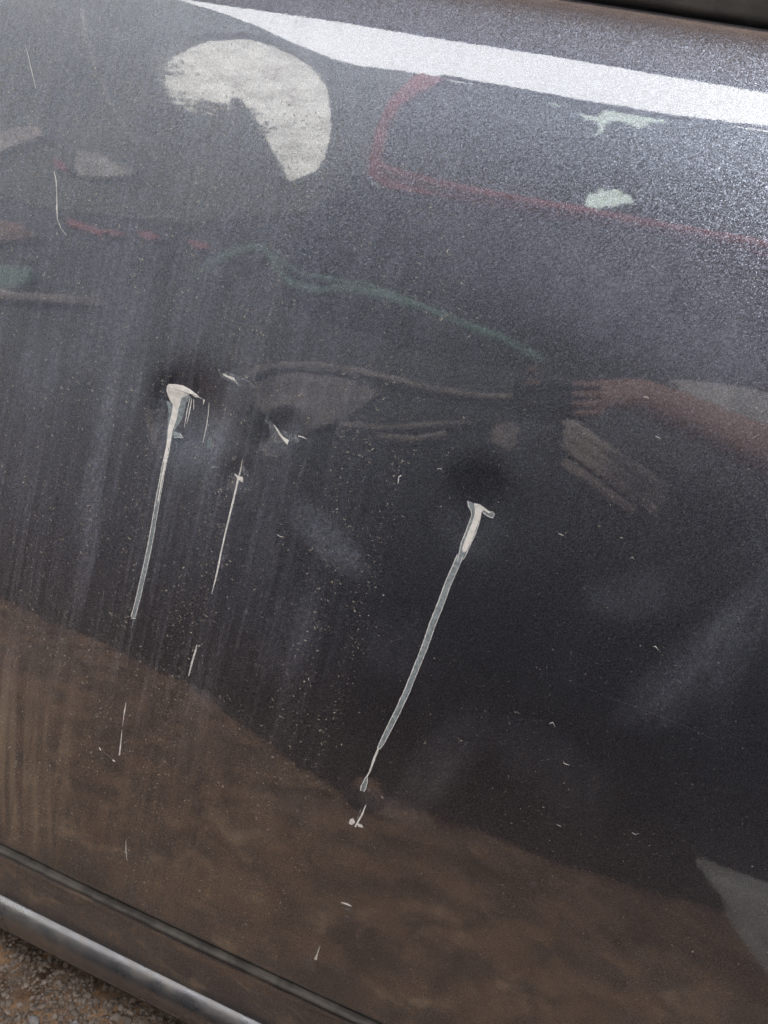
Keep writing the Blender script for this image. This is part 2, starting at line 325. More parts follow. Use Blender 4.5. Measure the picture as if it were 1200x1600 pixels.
SCR = [{'kind': 's', 'label': 'longest left scratch with a wide cream bare patch at its top end', 'marks': [('P', 1, 0.0002, 0, [(-0.25322, 0.78844), (-0.25217, 0.78996), (-0.248, 0.79091), (-0.24278, 0.79129), (-0.23756, 0.79), (-0.23353, 0.78848), (-0.22985, 0.7869), (-0.23252, 0.78576), (-0.23654, 0.78684), (-0.23987, 0.78471), (-0.24225, 0.78284), (-0.24245, 0.77938), (-0.24284, 0.77504), (-0.24251, 0.77004), (-0.24291, 0.76491), (-0.24323, 0.76151), (-0.24258, 0.75671), (-0.24175, 0.75157), (-0.24119, 0.74427), (-0.24072, 0.73593), (-0.24078, 0.73029), (-0.24242, 0.72894), (-0.24306, 0.73742), (-0.24374, 0.74487), (-0.24453, 0.75173), (-0.24556, 0.75768), (-0.24658, 0.76242), (-0.24679, 0.76779), (-0.24677, 0.77285), (-0.24736, 0.77737), (-0.2495, 0.77945), (-0.25183, 0.78277), (-0.25315, 0.78547)]), ('P', 0, 0.0001, 0, [(-0.24233, 0.78325), (-0.23914, 0.78575), (-0.23578, 0.78533), (-0.2385, 0.78037), (-0.23842, 0.77402), (-0.23908, 0.7692), (-0.2408, 0.76541), (-0.24216, 0.76093), (-0.24181, 0.75443), (-0.24265, 0.75423), (-0.2437, 0.76307), (-0.24263, 0.76875), (-0.24284, 0.77504)]), ('P', 0, 0.0001, 0, [(-0.25202, 0.77932), (-0.24835, 0.778), (-0.24616, 0.77214), (-0.24663, 0.76407), (-0.24556, 0.75768), (-0.24557, 0.75355), (-0.24744, 0.76389), (-0.24862, 0.77159)]), ('R', 2, 0.0002, 0.4, [(-0.23651, 0.78429, 0.00058), (-0.23663, 0.77448, 0.00067), (-0.23601, 0.76493, 0.00025)]), ('R', 2, 0.0002, 0.4, [(-0.23516, 0.78464, 0.0005), (-0.23487, 0.77707, 0.00084), (-0.2349, 0.76774, 0.00025)]), ('R', 2, 0.0002, 0.4, [(-0.23363, 0.78419, 0.00042), (-0.23215, 0.77779, 0.00033)]), ('R', 1, 0.0002, 0.3, [(-0.22626, 0.78618, 0.00141), (-0.22604, 0.78284, 0.00042)]), ('R', 2, 0.0002, 0.4, [(-0.22195, 0.78486, 0.00066), (-0.22106, 0.77874, 0.0005), (-0.22029, 0.76843, 0.00067), (-0.21987, 0.75944, 0.00021)]), ('R', 2, 0.0002, 0.4, [(-0.23269, 0.78657, 0.00083), (-0.22876, 0.78634, 0.00042), (-0.22673, 0.78605, 0.00025)]), ('P', 0, 0.0002, 0, [(-0.24233, 0.76007), (-0.2409, 0.76123), (-0.23798, 0.76069), (-0.23494, 0.75855), (-0.23838, 0.75771), (-0.24078, 0.75672)]), ('R', 2, 0.00032, 0.4, [(-0.24091, 0.7571, 0.00034), (-0.23765, 0.75829, 0.00042), (-0.23438, 0.75829, 0.00034), (-0.23798, 0.76069, 0.00034)]), ('R', 0, 0.0002, 0.3, [(-0.23887, 0.75513, 0.00085), (-0.2364, 0.75083, 0.00021)]), ('B', 0, 0.0002, 0.12, [(-0.24263, 0.75013, 0.00255), (-0.2417, 0.73002, 0.00278), (-0.24139, 0.71607, 0.00301), (-0.24061, 0.69762, 0.00303), (-0.24024, 0.68058, 0.00305), (-0.24064, 0.66212, 0.00307), (-0.24109, 0.64335, 0.0031), (-0.24205, 0.63121, 0.00311)]), ('R', 1, 0.00036, 0.35, [(-0.2439, 0.75394, 0.00212), (-0.24192, 0.74198, 0.00192), (-0.2415, 0.72921, 0.00137), (-0.2409, 0.71401, 0.00052)]), ('R', 2, 0.0002, 0.4, [(-0.2434, 0.63026, 0.00045), (-0.24003, 0.63144, 0.00089)]), ('R', 0, 0.0002, 0.5, [(-0.24128, 0.63005, 0.00111), (-0.2411, 0.6244, 0.00027)])]}, {'kind': 's', 'label': 'thin white scratch right of the longest left one, starting at a glint painted on a small dent', 'marks': [('P', 3, 8e-05, 0, [(-0.21205, 0.74953), (-0.20203, 0.74921), (-0.1922, 0.74756), (-0.19051, 0.74466), (-0.19867, 0.74506), (-0.20856, 0.74643)]), ('P', 3, 8e-05, 0, [(-0.18806, 0.75389), (-0.18312, 0.75328), (-0.18197, 0.74852), (-0.18589, 0.74854)]), ('R', 2, 0.0002, 0.15, [(-0.18845, 0.75858, 0.00029), (-0.18834, 0.75079, 0.00066), (-0.18878, 0.74515, 0.00108), (-0.18812, 0.73628, 0.00133), (-0.18822, 0.72342, 0.00134), (-0.18848, 0.70857, 0.00105), (-0.18838, 0.69453, 0.0011), (-0.18812, 0.68752, 0.00128), (-0.18817, 0.67677, 0.00094), (-0.18843, 0.66676, 0.0003)]), ('R', 1, 0.00032, 0.2, [(-0.18835, 0.74528, 0.00083), (-0.1881, 0.73418, 0.00083), (-0.18825, 0.71822, 0.0005)]), ('P', 1, 0.00028, 0, [(-0.19229, 0.74796), (-0.18876, 0.74685), (-0.18559, 0.74736), (-0.18459, 0.7439), (-0.1866, 0.74412), (-0.18922, 0.74503)])]}, {'kind': 's', 'label': 'short white scratch below the thin one', 'marks': [('R', 2, 0.0002, 0.15, [(-0.19094, 0.62947, 0.00031), (-0.19105, 0.62568, 0.00113), (-0.1917, 0.61552, 0.0014), (-0.192, 0.60586, 0.00053)])]}, {'kind': 's', 'label': 'short faint scratch lowest on the left, over the brown dust', 'marks': [('R', 2, 0.0002, 0.3, [(-0.23471, 0.56896, 0.00045), (-0.23456, 0.56296, 0.00091), (-0.23423, 0.55598, 0.00046), (-0.23369, 0.55057, 0.00032)]), ('R', 2, 0.0002, 0.3, [(-0.23371, 0.54799, 0.00037), (-0.23283, 0.53801, 0.00092), (-0.23196, 0.52791, 0.00129)]), ('R', 2, 0.0002, 0.4, [(-0.24929, 0.52699, 0.00093), (-0.24739, 0.52567, 0.00149)]), ('R', 2, 0.0002, 0.4, [(-0.23686, 0.52215, 0.00111), (-0.23456, 0.52154, 0.00121)]), ('R', 0, 0.0001, 0.5, [(-0.24628, 0.52561, 0.00037), (-0.23695, 0.52264, 0.00042)])]}, {'kind': 's', 'label': 'long wide scratch in the middle with a white core and hooked top', 'marks': [('P', 0, 0.00012, 0, [(-0.04152, 0.77426), (-0.03946, 0.77406), (-0.03692, 0.77361), (-0.03376, 0.77376), (-0.03039, 0.77319), (-0.02801, 0.77195), (-0.02534, 0.7724), (-0.02344, 0.77144), (-0.02362, 0.76941), (-0.0245, 0.76834), (-0.02593, 0.76906), (-0.02883, 0.76933), (-0.03084, 0.77069), (-0.03136, 0.76974), (-0.03097, 0.7671), (-0.03098, 0.76316), (-0.03125, 0.75878), (-0.03125, 0.75491), (-0.03261, 0.75025), (-0.03275, 0.74555), (-0.03387, 0.74128), (-0.03492, 0.73936), (-0.03715, 0.73866), (-0.03758, 0.74409), (-0.03816, 0.7486), (-0.03783, 0.7514), (-0.0372, 0.75584), (-0.03704, 0.76056), (-0.03644, 0.76388), (-0.03668, 0.76736), (-0.03806, 0.76932), (-0.04008, 0.77071)]), ('R', 2, 0.00024, 0.4, [(-0.04105, 0.774, 0.00054), (-0.03982, 0.77118, 0.00046), (-0.03769, 0.76943, 0.00046), (-0.03657, 0.767, 0.00038), (-0.03659, 0.76304, 0.00039), (-0.03694, 0.7563, 0.00046), (-0.03761, 0.75069, 0.00046), (-0.0372, 0.7442, 0.00039), (-0.03678, 0.73878, 0.00039)]), ('R', 2, 0.00024, 0.4, [(-0.03125, 0.76938, 0.00038), (-0.0309, 0.76554, 0.00046), (-0.03095, 0.76043, 0.00046), (-0.03125, 0.75491, 0.00062), (-0.03224, 0.75036, 0.00046), (-0.03264, 0.74519, 0.00039), (-0.03365, 0.74055, 0.00039)]), ('R', 2, 0.00024, 0.4, [(-0.03073, 0.77033, 0.00038), (-0.02798, 0.7692, 0.00046), (-0.02546, 0.76882, 0.00054), (-0.02388, 0.76893, 0.00053), (-0.02344, 0.77144, 0.00038), (-0.02534, 0.7724, 0.00038)]), ('P', 1, 0.00036, 0, [(-0.03703, 0.77398), (-0.0335, 0.77423), (-0.03039, 0.77319), (-0.02764, 0.77206), (-0.02559, 0.77192), (-0.02684, 0.77074), (-0.03032, 0.77164), (-0.03136, 0.76974), (-0.03086, 0.76674), (-0.0315, 0.76222), (-0.03165, 0.75749), (-0.03202, 0.75351), (-0.03275, 0.74943), (-0.03349, 0.74532), (-0.03535, 0.74476), (-0.03627, 0.74643), (-0.03616, 0.74996), (-0.03579, 0.75393), (-0.03542, 0.75791), (-0.03504, 0.76193), (-0.03487, 0.76671), (-0.03558, 0.77045)]), ('B', 0, 0.0002, 0.08, [(-0.03617, 0.74215, 0.00369), (-0.03691, 0.73512, 0.0037), (-0.03847, 0.72359, 0.00373), (-0.03918, 0.71177, 0.00374), (-0.04065, 0.69659, 0.00377), (-0.04138, 0.68144, 0.0036), (-0.04291, 0.66577, 0.00342), (-0.04446, 0.64982, 0.00345), (-0.0466, 0.63563, 0.00347), (-0.04917, 0.62105, 0.00329), (-0.05091, 0.6112, 0.0029), (-0.0519, 0.60664, 0.00166)]), ('R', 1, 0.00030000000000000003, 0.2, [(-0.05201, 0.60706, 0.00124), (-0.05315, 0.59636, 0.0015), (-0.05348, 0.58918, 0.00109), (-0.05449, 0.58446, 0.00084)]), ('B', 0, 0.0002, 0.15, [(-0.05449, 0.58446, 0.00105), (-0.05443, 0.58054, 0.00273), (-0.05476, 0.57643, 0.00337), (-0.0549, 0.57347, 0.00232)]), ('R', 0, 0.0002, 0.5, [(-0.05336, 0.57801, 0.00063), (-0.05001, 0.57554, 0.00025)]), ('R', 1, 0.0002, 0.2, [(-0.05003, 0.56557, 0.00042), (-0.05073, 0.55819, 0.00127), (-0.05296, 0.5474, 0.00102)]), ('R', 0, 0.0002, 0.4, [(-0.05248, 0.56129, 0.00025), (-0.0531, 0.55325, 0.00068)]), ('P', 2, 0.00014, 0, [(-0.05765, 0.55128), (-0.05581, 0.55306), (-0.05377, 0.5505), (-0.05537, 0.54782), (-0.05767, 0.54781)]), ('P', 2, 0.00014, 0, [(-0.05241, 0.5506), (-0.0493, 0.55097), (-0.0475, 0.5493), (-0.0509, 0.5483)])]}, {'kind': 's', 'label': 'thin crooked pale scratch at the upper left', 'marks': [('R', 1, 0.0002, 0.4, [(-0.36681, 0.90113, 0.0006), (-0.36389, 0.89561, 0.00085), (-0.36178, 0.88912, 0.0003), (-0.35942, 0.8794, 0.00094), (-0.35734, 0.87287, 0.00047), (-0.35289, 0.86721, 0.00034), (-0.34804, 0.86411, 0.00017)])]}, {'kind': 's', 'label': 'very thin scratch in the top left corner', 'marks': [('R', 2, 0.0002, 0.4, [(-0.4099, 0.97346, 0.00013), (-0.40507, 0.96615, 0.00038), (-0.40009, 0.9581, 0.00051), (-0.39437, 0.94899, 0.00021)])]}, {'kind': 'c', 'label': 'painted glint on the upper right rim of the dent', 'marks': [('P', 3, 8e-05, 0, [(-0.21946, 0.80852), (-0.21013, 0.80844), (-0.19812, 0.80752), (-0.18946, 0.80408), (-0.1992, 0.80277), (-0.20876, 0.80264), (-0.21608, 0.8036)]), ('P', 1, 0.0002, 0, [(-0.21573, 0.8066), (-0.21145, 0.80605), (-0.20674, 0.80605), (-0.20537, 0.80437), (-0.20868, 0.80431), (-0.21312, 0.8052)]), ('R', 2, 0.0001, 0.3, [(-0.20645, 0.8049, 0.00066), (-0.20185, 0.80206, 0.00016)])]}, {'kind': 'c', 'label': 'painted white glint with a thin tail between the dent and the arched reflection', 'marks': [('P', 3, 8e-05, 0, [(-0.17996, 0.78666), (-0.17507, 0.78624), (-0.16836, 0.78015), (-0.16514, 0.77536), (-0.16939, 0.77416), (-0.17558, 0.78072)]), ('P', 3, 8e-05, 0, [(-0.16728, 0.7829), (-0.15696, 0.78267), (-0.15252, 0.77989), (-0.15865, 0.77731)]), ('P', 1, 0.0002, 0, [(-0.17361, 0.78536), (-0.17, 0.78298), (-0.16541, 0.77933), (-0.16041, 0.77838), (-0.1609, 0.77542), (-0.16486, 0.77746), (-0.16826, 0.77976)]), ('R', 2, 0.0002, 0.3, [(-0.15514, 0.7828, 0.00073), (-0.15158, 0.783, 0.00064), (-0.1492, 0.78244, 0.00028)])]}, {'kind': 'c', 'label': 'short pale nick low on the door near the hem', 'marks': [('R', 1, 0.0002, 0.4, [(-0.04846, 0.48894, 0.00044), (-0.04443, 0.48984, 0.00175), (-0.04059, 0.48958, 0.00061)]), ('R', 0, 0.0002, 0.4, [(-0.04625, 0.48573, 0.00061), (-0.04072, 0.48631, 0.00044)]), ('R', 0, 0.0002, 0.4, [(-0.04399, 0.48038, 0.00044), (-0.03984, 0.48083, 0.00105)])]}, {'kind': 'c', 'label': 'tiny white comma-shaped nick lowest on the door, near the hem', 'marks': [('R', 2, 0.0002, 0.3, [(-0.05465, 0.44825, 0.00027), (-0.05499, 0.44115, 0.00067), (-0.05525, 0.43576, 0.0018)])]}, {'kind': 'c', 'label': 'tiny white hooked nick above the middle of the door', 'marks': [('R', 2, 0.0002, 0.3, [(-0.08432, 0.77786, 0.00055), (-0.08566, 0.77668, 0.00055), (-0.08489, 0.77251, 0.00031)])]}, {'kind': 's', 'label': 'hair-thin diagonal scratch across the lower right of the door', 'marks': [('R', 4, 0.0001, 0.5, [(0.02752, 0.69153, 0.00012), (0.0514, 0.69018, 0.00023), (0.08251, 0.68839, 0.00026), (0.11261, 0.68731, 0.00026), (0.14635, 0.68386, 0.00018), (0.16444, 0.68276, 0.00011)])]}, {'kind': 's', 'label': 'hair-thin line along the door just under its top edge', 'marks': [('R', 4, 0.0001, 0.5, [(-0.12802, 1.04183, 0.00019), (-0.09726, 1.04202, 0.00026), (-0.0603, 1.04295, 0.00033), (-0.02442, 1.04321, 0.00036), (0.00339, 1.04342, 0.00025), (0.02044, 1.04339, 0.00014)])]}, {'kind': 's', 'label': 'short fine upright scratch over the lower left mud', 'marks': [('R', 2, 0.0002, 0.3, [(-0.21469, 0.46288, 0.00028), (-0.21319, 0.4538, 0.00085), (-0.21084, 0.44618, 0.00038)])]}, {'kind': 'c', 'label': '', 'marks': [('R', 1, 0.0002, 0.3, [(0.01558, 0.7718, 0.0003), (0.01678, 0.77185, 0.0004), (0.01899, 0.77139, 0.00019)])]}, {'kind': 'c', 'label': '', 'marks': [('R', 1, 0.0002, 0.3, [(0.05809, 0.76992, 0.00029), (0.05854, 0.77117, 0.00057), (0.06043, 0.77012, 0.00018)])]}, {'kind': 'c', 'label': '', 'marks': [('R', 1, 0.0002, 0.3, [(0.03709, 0.85727, 0.00029), (0.03941, 0.85777, 0.00055), (0.04008, 0.85668, 0.00018)])]}, {'kind': 'c', 'label': '', 'marks': [('R', 1, 0.0002, 0.3, [(0.04986, 0.83878, 0.00029), (0.05092, 0.83854, 0.00056), (0.053, 0.83803, 0.00018)])]}, {'kind': 'c', 'label': '', 'marks': [('R', 1, 0.0002, 0.3, [(0.04401, 0.66096, 0.00031), (0.04561, 0.66266, 0.00057), (0.04725, 0.66143, 0.00019)])]}, {'kind': 'c', 'label': '', 'marks': [('R', 1, 0.0002, 0.3, [(0.05879, 0.64132, 0.00031), (0.05991, 0.64043, 0.00046), (0.06269, 0.64058, 0.00019)])]}, {'kind': 'c', 'label': '', 'marks': [('R', 1, 0.0002, 0.3, [(0.1092, 0.61392, 0.00031), (0.11151, 0.61339, 0.00042), (0.11284, 0.6143, 0.00019)])]}, {'kind': 'c', 'label': '', 'marks': [('R', 1, 0.0002, 0.3, [(0.06714, 0.60135, 0.00032), (0.0699, 0.6011, 0.00031), (0.06937, 0.60171, 0.0002)])]}, {'kind': 'c', 'label': '', 'marks': [('R', 1, 0.0002, 0.3, [(-0.06416, 0.78797, 0.00031), (-0.0616, 0.78867, 0.00051), (-0.06129, 0.78758, 0.00019)])]}, {'kind': 'c', 'label': '', 'marks': [('R', 1, 0.0002, 0.3, [(0.08532, 0.72563, 0.0003), (0.08655, 0.72627, 0.00048), (0.08876, 0.72468, 0.00019)])]}, {'kind': 'c', 'label': '', 'marks': [('R', 1, 0.0002, 0.3, [(-0.15329, 0.71913, 0.00033), (-0.15064, 0.71846, 0.00064), (-0.14824, 0.71899, 0.00021)])]}]
MM = [GREYCOAT, PRIMER, EDGE, GLINT_HAZE, HAIR]
for sc in SCR:
    mb = MB()
    for (kind, m, off, rag, pts) in sc['marks']:
        if kind == 'P': patch(mb, pts, off, m)
        elif kind == 'R': ribbon(mb, pts, off, m, rag)
        elif kind == 'B':                              # a band: grey undercoat with torn bright edges
            ribbon(mb, pts, off, 0, rag)
            e = [(x, z, .00045) for x, z, w in pts]
            for sgn in (1, -1):
                q = []
                for i, (x, z, w) in enumerate(pts):
                    a = pts[max(i-1, 0)]; b = pts[min(i+1, len(pts)-1)]; d = Vector((b[0]-a[0], b[1]-a[1])).normalized(); n = Vector((-d.y, d.x))*sgn*w*.5
                    q.append((x + n.x, z + n.y, .00042 if sgn > 0 else .0006))
                ribbon(mb, q, off + .00008, 2, .45)
    o = mb.build('scratch' if sc['kind'] == 's' else 'chip_and_glint', MM); kid(o, door); tag(o, sc['label'] or None)  # some chips are glints off dented creases, put in as white paint
# dried drop marks and grit: nobody could count them
mb = MB()
def crescent(x, z, r, a0, span, w, lift=.00012):
    y = float(surf(x, z)) - lift; n = 4; vs = []
    sl_ = float(surf(x, z + .001)) - float(surf(x, z)); sx_ = float(surf(x + .001, z)) - float(surf(x, z))
    for k in range(n + 1):
        t = k/n; a = a0 + span*(t - .5); ww = w*math.sin(math.pi*min(max(t, .08), .92))
        for s_ in (-1, 1):
            q = r + s_*ww*.5; dx_, dz_ = q*math.cos(a), q*math.sin(a)
            vs.append((x + dx_, y + (sl_*dz_ + sx_*dx_)*1000, z + dz_))
    mb.add(vs, [(2*k, 2*k+1, 2*k+3, 2*k+2) for k in range(n)])
cols = [-.48 + .40*random.random()**1.3 for _ in range(75)]
for i in range(7500):
    z = random.uniform(.415, .97)
    if random.random() < .55:
        c = random.choice(cols); x = c + random.gauss(0, .0022)
    else: x = -.48 + abs(random.gauss(0, .24))
    if x > .3 or (x > -.06 and random.random() < .75): continue
    r = random.uniform(.0004, .0011)
    crescent(x, z, r, -math.pi/2 + random.gauss(0, .7), random.uniform(1.2, 3.0), random.uniform(.00030, .00066))
for i in range(21000):
    x = random.uniform(-.5, .3); z = random.uniform(.41, 1.0)
    if i % 5 < 2: x = random.choice(cols) + random.gauss(0, .0030); z = random.uniform(.41, .93)
    if z > .85 and random.random() < .6: continue
    s_ = random.uniform(.00012, .00032) * (1.7 if random.random() < .05 else 1); a = random.uniform(0, 3.14); y = float(surf(x, z)) - .0001
    e = random.uniform(1, 2.2); c_, d_ = math.cos(a)*s_*e, math.sin(a)*s_*e
    mb.add([(x+c_, y, z+d_), (x-d_/e, y, z+c_/e), (x-c_, y, z-d_), (x+d_/e, y, z-c_/e)], [(0, 1, 2, 3)])
o = mb.build('dried_drop_marks', SPECK); kid(o, door); o['kind'] = 'stuff'

# ---------------------------------------------------------------- the ground
def ground_mat():
    m, nt, p = mat('brown_dirt'); L = nt.links
    a = ramp(nt, noise(nt, 13, 8, .75), .40, .60); b = ramp(nt, noise(nt, 60, 7, .72), .38, .66)
    c = mixc(nt, a, (.10, .052, .030), (.60, .36, .21)); c = mixc(nt, math_(nt, 'MULTIPLY', b, .6), c, (.40, .32, .25))
    L.new(c, p.inputs['Base Color']); p.inputs['Roughness'].default_value = .95
    L.new(bump(nt, noise(nt, 160, 8, .75), .9, .006), p.inputs['Normal']); return m
DIRT = ground_mat()
mb = MB(); mb.add([(-60,-60,GZ-.004),(60,-60,GZ-.004),(60,60,GZ-.004),(-60,60,GZ-.004)], [(0,1,2,3)])
tag(mb.build('ground', DIRT), kind='structure')
nx, ny = 340, 330; gx = np.linspace(-2.0, 1.4, nx); gy = np.linspace(-2.6, .7, ny); GX, GY = np.meshgrid(gx, gy)
def gh(x, y):
    return .006*np.sin(x*5+1)*np.sin(y*6) + .003*np.sin(x*23+y*9)*np.sin(y*31-x*7) + .0016*np.sin(x*71+y*33)*np.sin(y*87-x*41)
Hh = GZ + .006 + gh(GX, GY) + rng.normal(0, .0012, GX.shape)
v = np.stack([GX, GY, Hh], -1).reshape(-1, 3); i = (np.arange(ny-1)[:, None]*nx + np.arange(nx-1)[None]).reshape(-1)
o = mesh_obj('dirt_patch', v.tolist(), np.stack([i, i+1, i+1+nx, i+nx], -1).tolist(), DIRT, smooth=True); tag(o, kind='structure')
def stone_mat(name, c1, c2):
    m, nt, p = mat(name); inf = nt.nodes.new('ShaderNodeNewGeometry')
    nt.links.new(mixc(nt, inf.outputs['Random Per Island'], c1, c2), p.inputs['Base Color']); p.inputs['Roughness'].default_value = .9; return m
GRAV = stone_mat('mixed_grit', (.17, .135, .115), (.43, .36, .315))
PEB = stone_mat('pale_pebble', (.36, .34, .35), (.40, .38, .39))
t_ = (1 + 5**.5)/2
ICO = np.array([(-1,t_,0),(1,t_,0),(-1,-t_,0),(1,-t_,0),(0,-1,t_),(0,1,t_),(0,-1,-t_),(0,1,-t_),(t_,0,-1),(t_,0,1),(-t_,0,-1),(-t_,0,1)]); ICO /= np.linalg.norm(ICO[0])
ICF = np.array([(0,11,5),(0,5,1),(0,1,7),(0,7,10),(0,10,11),(1,5,9),(5,11,4),(11,10,2),(10,7,6),(7,1,8),(3,9,4),(3,4,2),(3,2,6),(3,6,8),(3,8,9),(4,9,5),(2,4,11),(6,2,10),(8,6,7),(9,8,1)])
def stones(name, xs, ys, rs, m):
    n = len(xs); sc = rng.uniform(.6, 1.35, (n, 1, 3)) * rs[:, None, None]; sc[:, :, 2] *= .7
    J = rng.uniform(.78, 1.22, (n, 12, 1)); a = rng.uniform(0, 6.28, n); P = ICO[None]*J*sc
    x = P[..., 0]*np.cos(a)[:, None] - P[..., 1]*np.sin(a)[:, None]; y = P[..., 0]*np.sin(a)[:, None] + P[..., 1]*np.cos(a)[:, None]
    z = P[..., 2] + GZ + .006 + gh(xs, ys)[:, None] + (rs*.25)[:, None]
    V = np.stack([x + xs[:, None], y + ys[:, None], z], -1).reshape(-1, 3); Fc = (ICF[None] + (np.arange(n)*12)[:, None, None]).reshape(-1, 3)
    me = bpy.data.meshes.new(name); me.vertices.add(len(V)); me.vertices.foreach_set('co', V.reshape(-1)); k = len(Fc)
    me.loops.add(3*k); me.loops.foreach_set('vertex_index', Fc.reshape(-1)); me.polygons.add(k); me.polygons.foreach_set('loop_start', np.arange(k)*3)
    me.materials.append(m); me.update(); me.validate(); o = bpy.data.objects.new(name, me); C.objects.link(o); return o
n = 60000; xs = rng.uniform(-.62, -.02, n); ys = rng.uniform(-.22, .22, n); rs = np.clip(rng.lognormal(math.log(.0012), .45, n), .0006, .004)
tag(stones('gravel', xs, ys, rs, GRAV), kind='stuff')
n = 26000; xs = rng.uniform(-1.2, .7, n); ys = rng.uniform(-.35, .28, n); rs = np.clip(rng.lognormal(math.log(.0016), .45, n), .0008, .005)
keep = ~((xs > -.6) & (xs < -.05) & (abs(ys) < .2)); xs, ys, rs = xs[keep], ys[keep], rs[keep]
tag(stones('gravel', xs, ys, rs, GRAV), kind='stuff')
n = 1100; xs = rng.uniform(-1.9, 1.3, n); ys = rng.uniform(-1.6, -.2, n); rs = np.clip(rng.lognormal(math.log(.004), .5, n), .002, .014)
tag(stones('loose_stones', xs, ys, rs, GRAV), kind='stuff')
o = stones('pebble', np.array([-0.3006]), np.array([-0.0269]), np.array([0.0062]), PEB); tag(o, 'pale grey pebble on the brown dirt at the lower left edge', 'pebble')
o = stones('pebble', np.array([-0.2656]), np.array([-0.0150]), np.array([0.0045]), PEB); tag(o, 'small cream pebble right of the larger pale grey one', 'pebble')


# ---------------------------------------------------------------- the photographer crouching in front of the door, phone in hand
SKIN = simple('skin', (.40, .24, .19), .55, var=.1, vs=30); NAVY = simple('navy_jacket', (.012, .016, .030), .85, var=.3, vs=40, bmp=.001)
HAIRM = simple('dark_hair', (.02, .015, .012), .7, var=.3, vs=90); CASE = simple('phone_case', (.012, .012, .014), .35, var=.1); LENS = simple('lens_glass', (.01, .01, .02), .05, var=.1)
U = -RY; PC = Vector((-.045, -.90, 1.105))
def skin_mesh(name, joints, edges, mats, region, sub=2):
    me = bpy.data.meshes.new(name); me.from_pydata([j[0] for j in joints], edges, []); o = bpy.data.objects.new(name, me); C.objects.link(o)
    md = o.modifiers.new('skin', 'SKIN'); o.modifiers.new('sub', 'SUBSURF').levels = sub
    sv = me.skin_vertices[0].data
    for i, j in enumerate(joints): sv[i].radius = (j[1], j[1] * (j[2] if len(j) > 2 else 1)); sv[i].use_root = (i == 0)
    bpy.context.view_layer.update(); ev = o.evaluated_get(bpy.context.evaluated_depsgraph_get()); nm = bpy.data.meshes.new_from_object(ev)
    o.modifiers.clear(); o.data = nm; nm.materials.clear()
    for m in mats: nm.materials.append(m)
    for p in nm.polygons: p.material_index = region(p.center); p.use_smooth = True
    return o
DXP = .24
J = [((.54,-1.08,.52),.15),((.52,-1.04,.76),.135),((.49,-.99,1.00),.15,.75),((.47,-.95,1.17),.055),((.46,-.93,1.27),.082),((.46,-.93,1.36),.075),
     ((.35,-.93,1.07),.06),((.17,-1.03,1.145),.056),((.10,-.94,1.175),.040),
     ((.64,-.95,1.07),.06),((.70,-.76,.86),.045),((.60,-.66,.73),.028),((.56,-.62,.70),.03),
     ((.45,-1.06,.49),.10),((.39,-.74,.63),.07),((.40,-.90,.27),.048),((.39,-.72,.205),.036),
     ((.66,-1.06,.49),.10),((.70,-.74,.62),.07),((.68,-.90,.27),.048),((.68,-.72,.205),.036)]
Ed = [(0,1),(1,2),(2,3),(3,4),(4,5),(2,6),(6,7),(7,8),(2,9),(9,10),(10,11),(11,12),(0,13),(13,14),(14,15),(15,16),(0,17),(17,18),(18,19),(19,20)]
J = [((j[0][0] + (DXP if i not in (8,) else 0), j[0][1], j[0][2]), *j[1:]) for i, j in enumerate(J)]
palm = PC + RX*.085 - RZ*.012 + U*.012; J.append((tuple(palm), .022, 1.3)); Ed.append((8, 21))
for k, (uo, ln) in enumerate(((.022, .92), (.002, 1.0), (-.018, .95), (-.037, .78))):
    r0 = PC + RX*.088 + U*(uo+.012) + RZ*.006; r1 = PC + RX*.070 + U*(uo+.012) + RZ*.015; r2 = PC + RX*(.070 - .032*ln) + U*(uo + .014) + RZ*.014
    b = len(J); J += [(tuple(r0), .009), (tuple(r1), .0085), (tuple(r2), .007)]; Ed += [(21, b), (b, b+1), (b+1, b+2)]
th0 = PC + RX*.080 + U*.034 - RZ*.016; th1 = PC + RX*.050 + U*.030 - RZ*.016; b = len(J); J += [(tuple(th0), .0105), (tuple(th1), .009)]; Ed += [(21, b), (b, b+1)]
def reg(c):
    if c.z > 1.165 and c.x > .60: return 0
    if c.x < .48 and c.z > .95: return 0
    if .74 < c.x < .86 and c.y > -.67 and .6 < c.z < .80: return 0
    return 1
pers = skin_mesh('person', J, Ed, [SKIN, NAVY], reg)
tag(pers, 'person in a navy jacket crouching in front of the door and holding up a phone', 'person')
mb = MB(); hc = Vector((.70, -.945, 1.325))
vs = [tuple(hc + Vector((p[0]*.098, p[1]*.10 - .012, p[2]*.105 + .02))) for p in ICO]; mb.add(vs, [tuple(f) for f in ICF])
h = mb.build('hair', HAIRM, None, True); h.modifiers.new('s', 'SUBSURF').levels = 2; h.modifiers['s'].render_levels = 2; h.parent = pers
for sx in (-.03, .03):
    mb = MB(); mb.add([tuple(Vector((.70 + sx, -.853, 1.285)) + Vector(p)*.010) for p in ICO], [tuple(f) for f in ICF]); e = mb.build('eye', LENS, None, True); e.parent = pers
mb = MB(); mb.add([tuple(Vector((.70, -.845, 1.262)) + Vector((p[0]*.013, p[1]*.018, p[2]*.022))) for p in ICO], [tuple(f) for f in ICF]); e = mb.build('nose', SKIN, None, True); e.parent = pers
ph = bpy.data.objects.new('smartphone', None); C.objects.link(ph); tag(ph, 'black smartphone held upright in front of the door', 'phone')
mb = MB(); ring = []
for cx_, cy_, a0 in ((.030, .072, 0), (-.030, .072, 90), (-.030, -.072, 180), (.030, -.072, 270)):
    for k in range(5):
        a = math.radians(a0 + k*22.5); ring.append((cx_ + .0075*math.cos(a), cy_ + .0075*math.sin(a)))
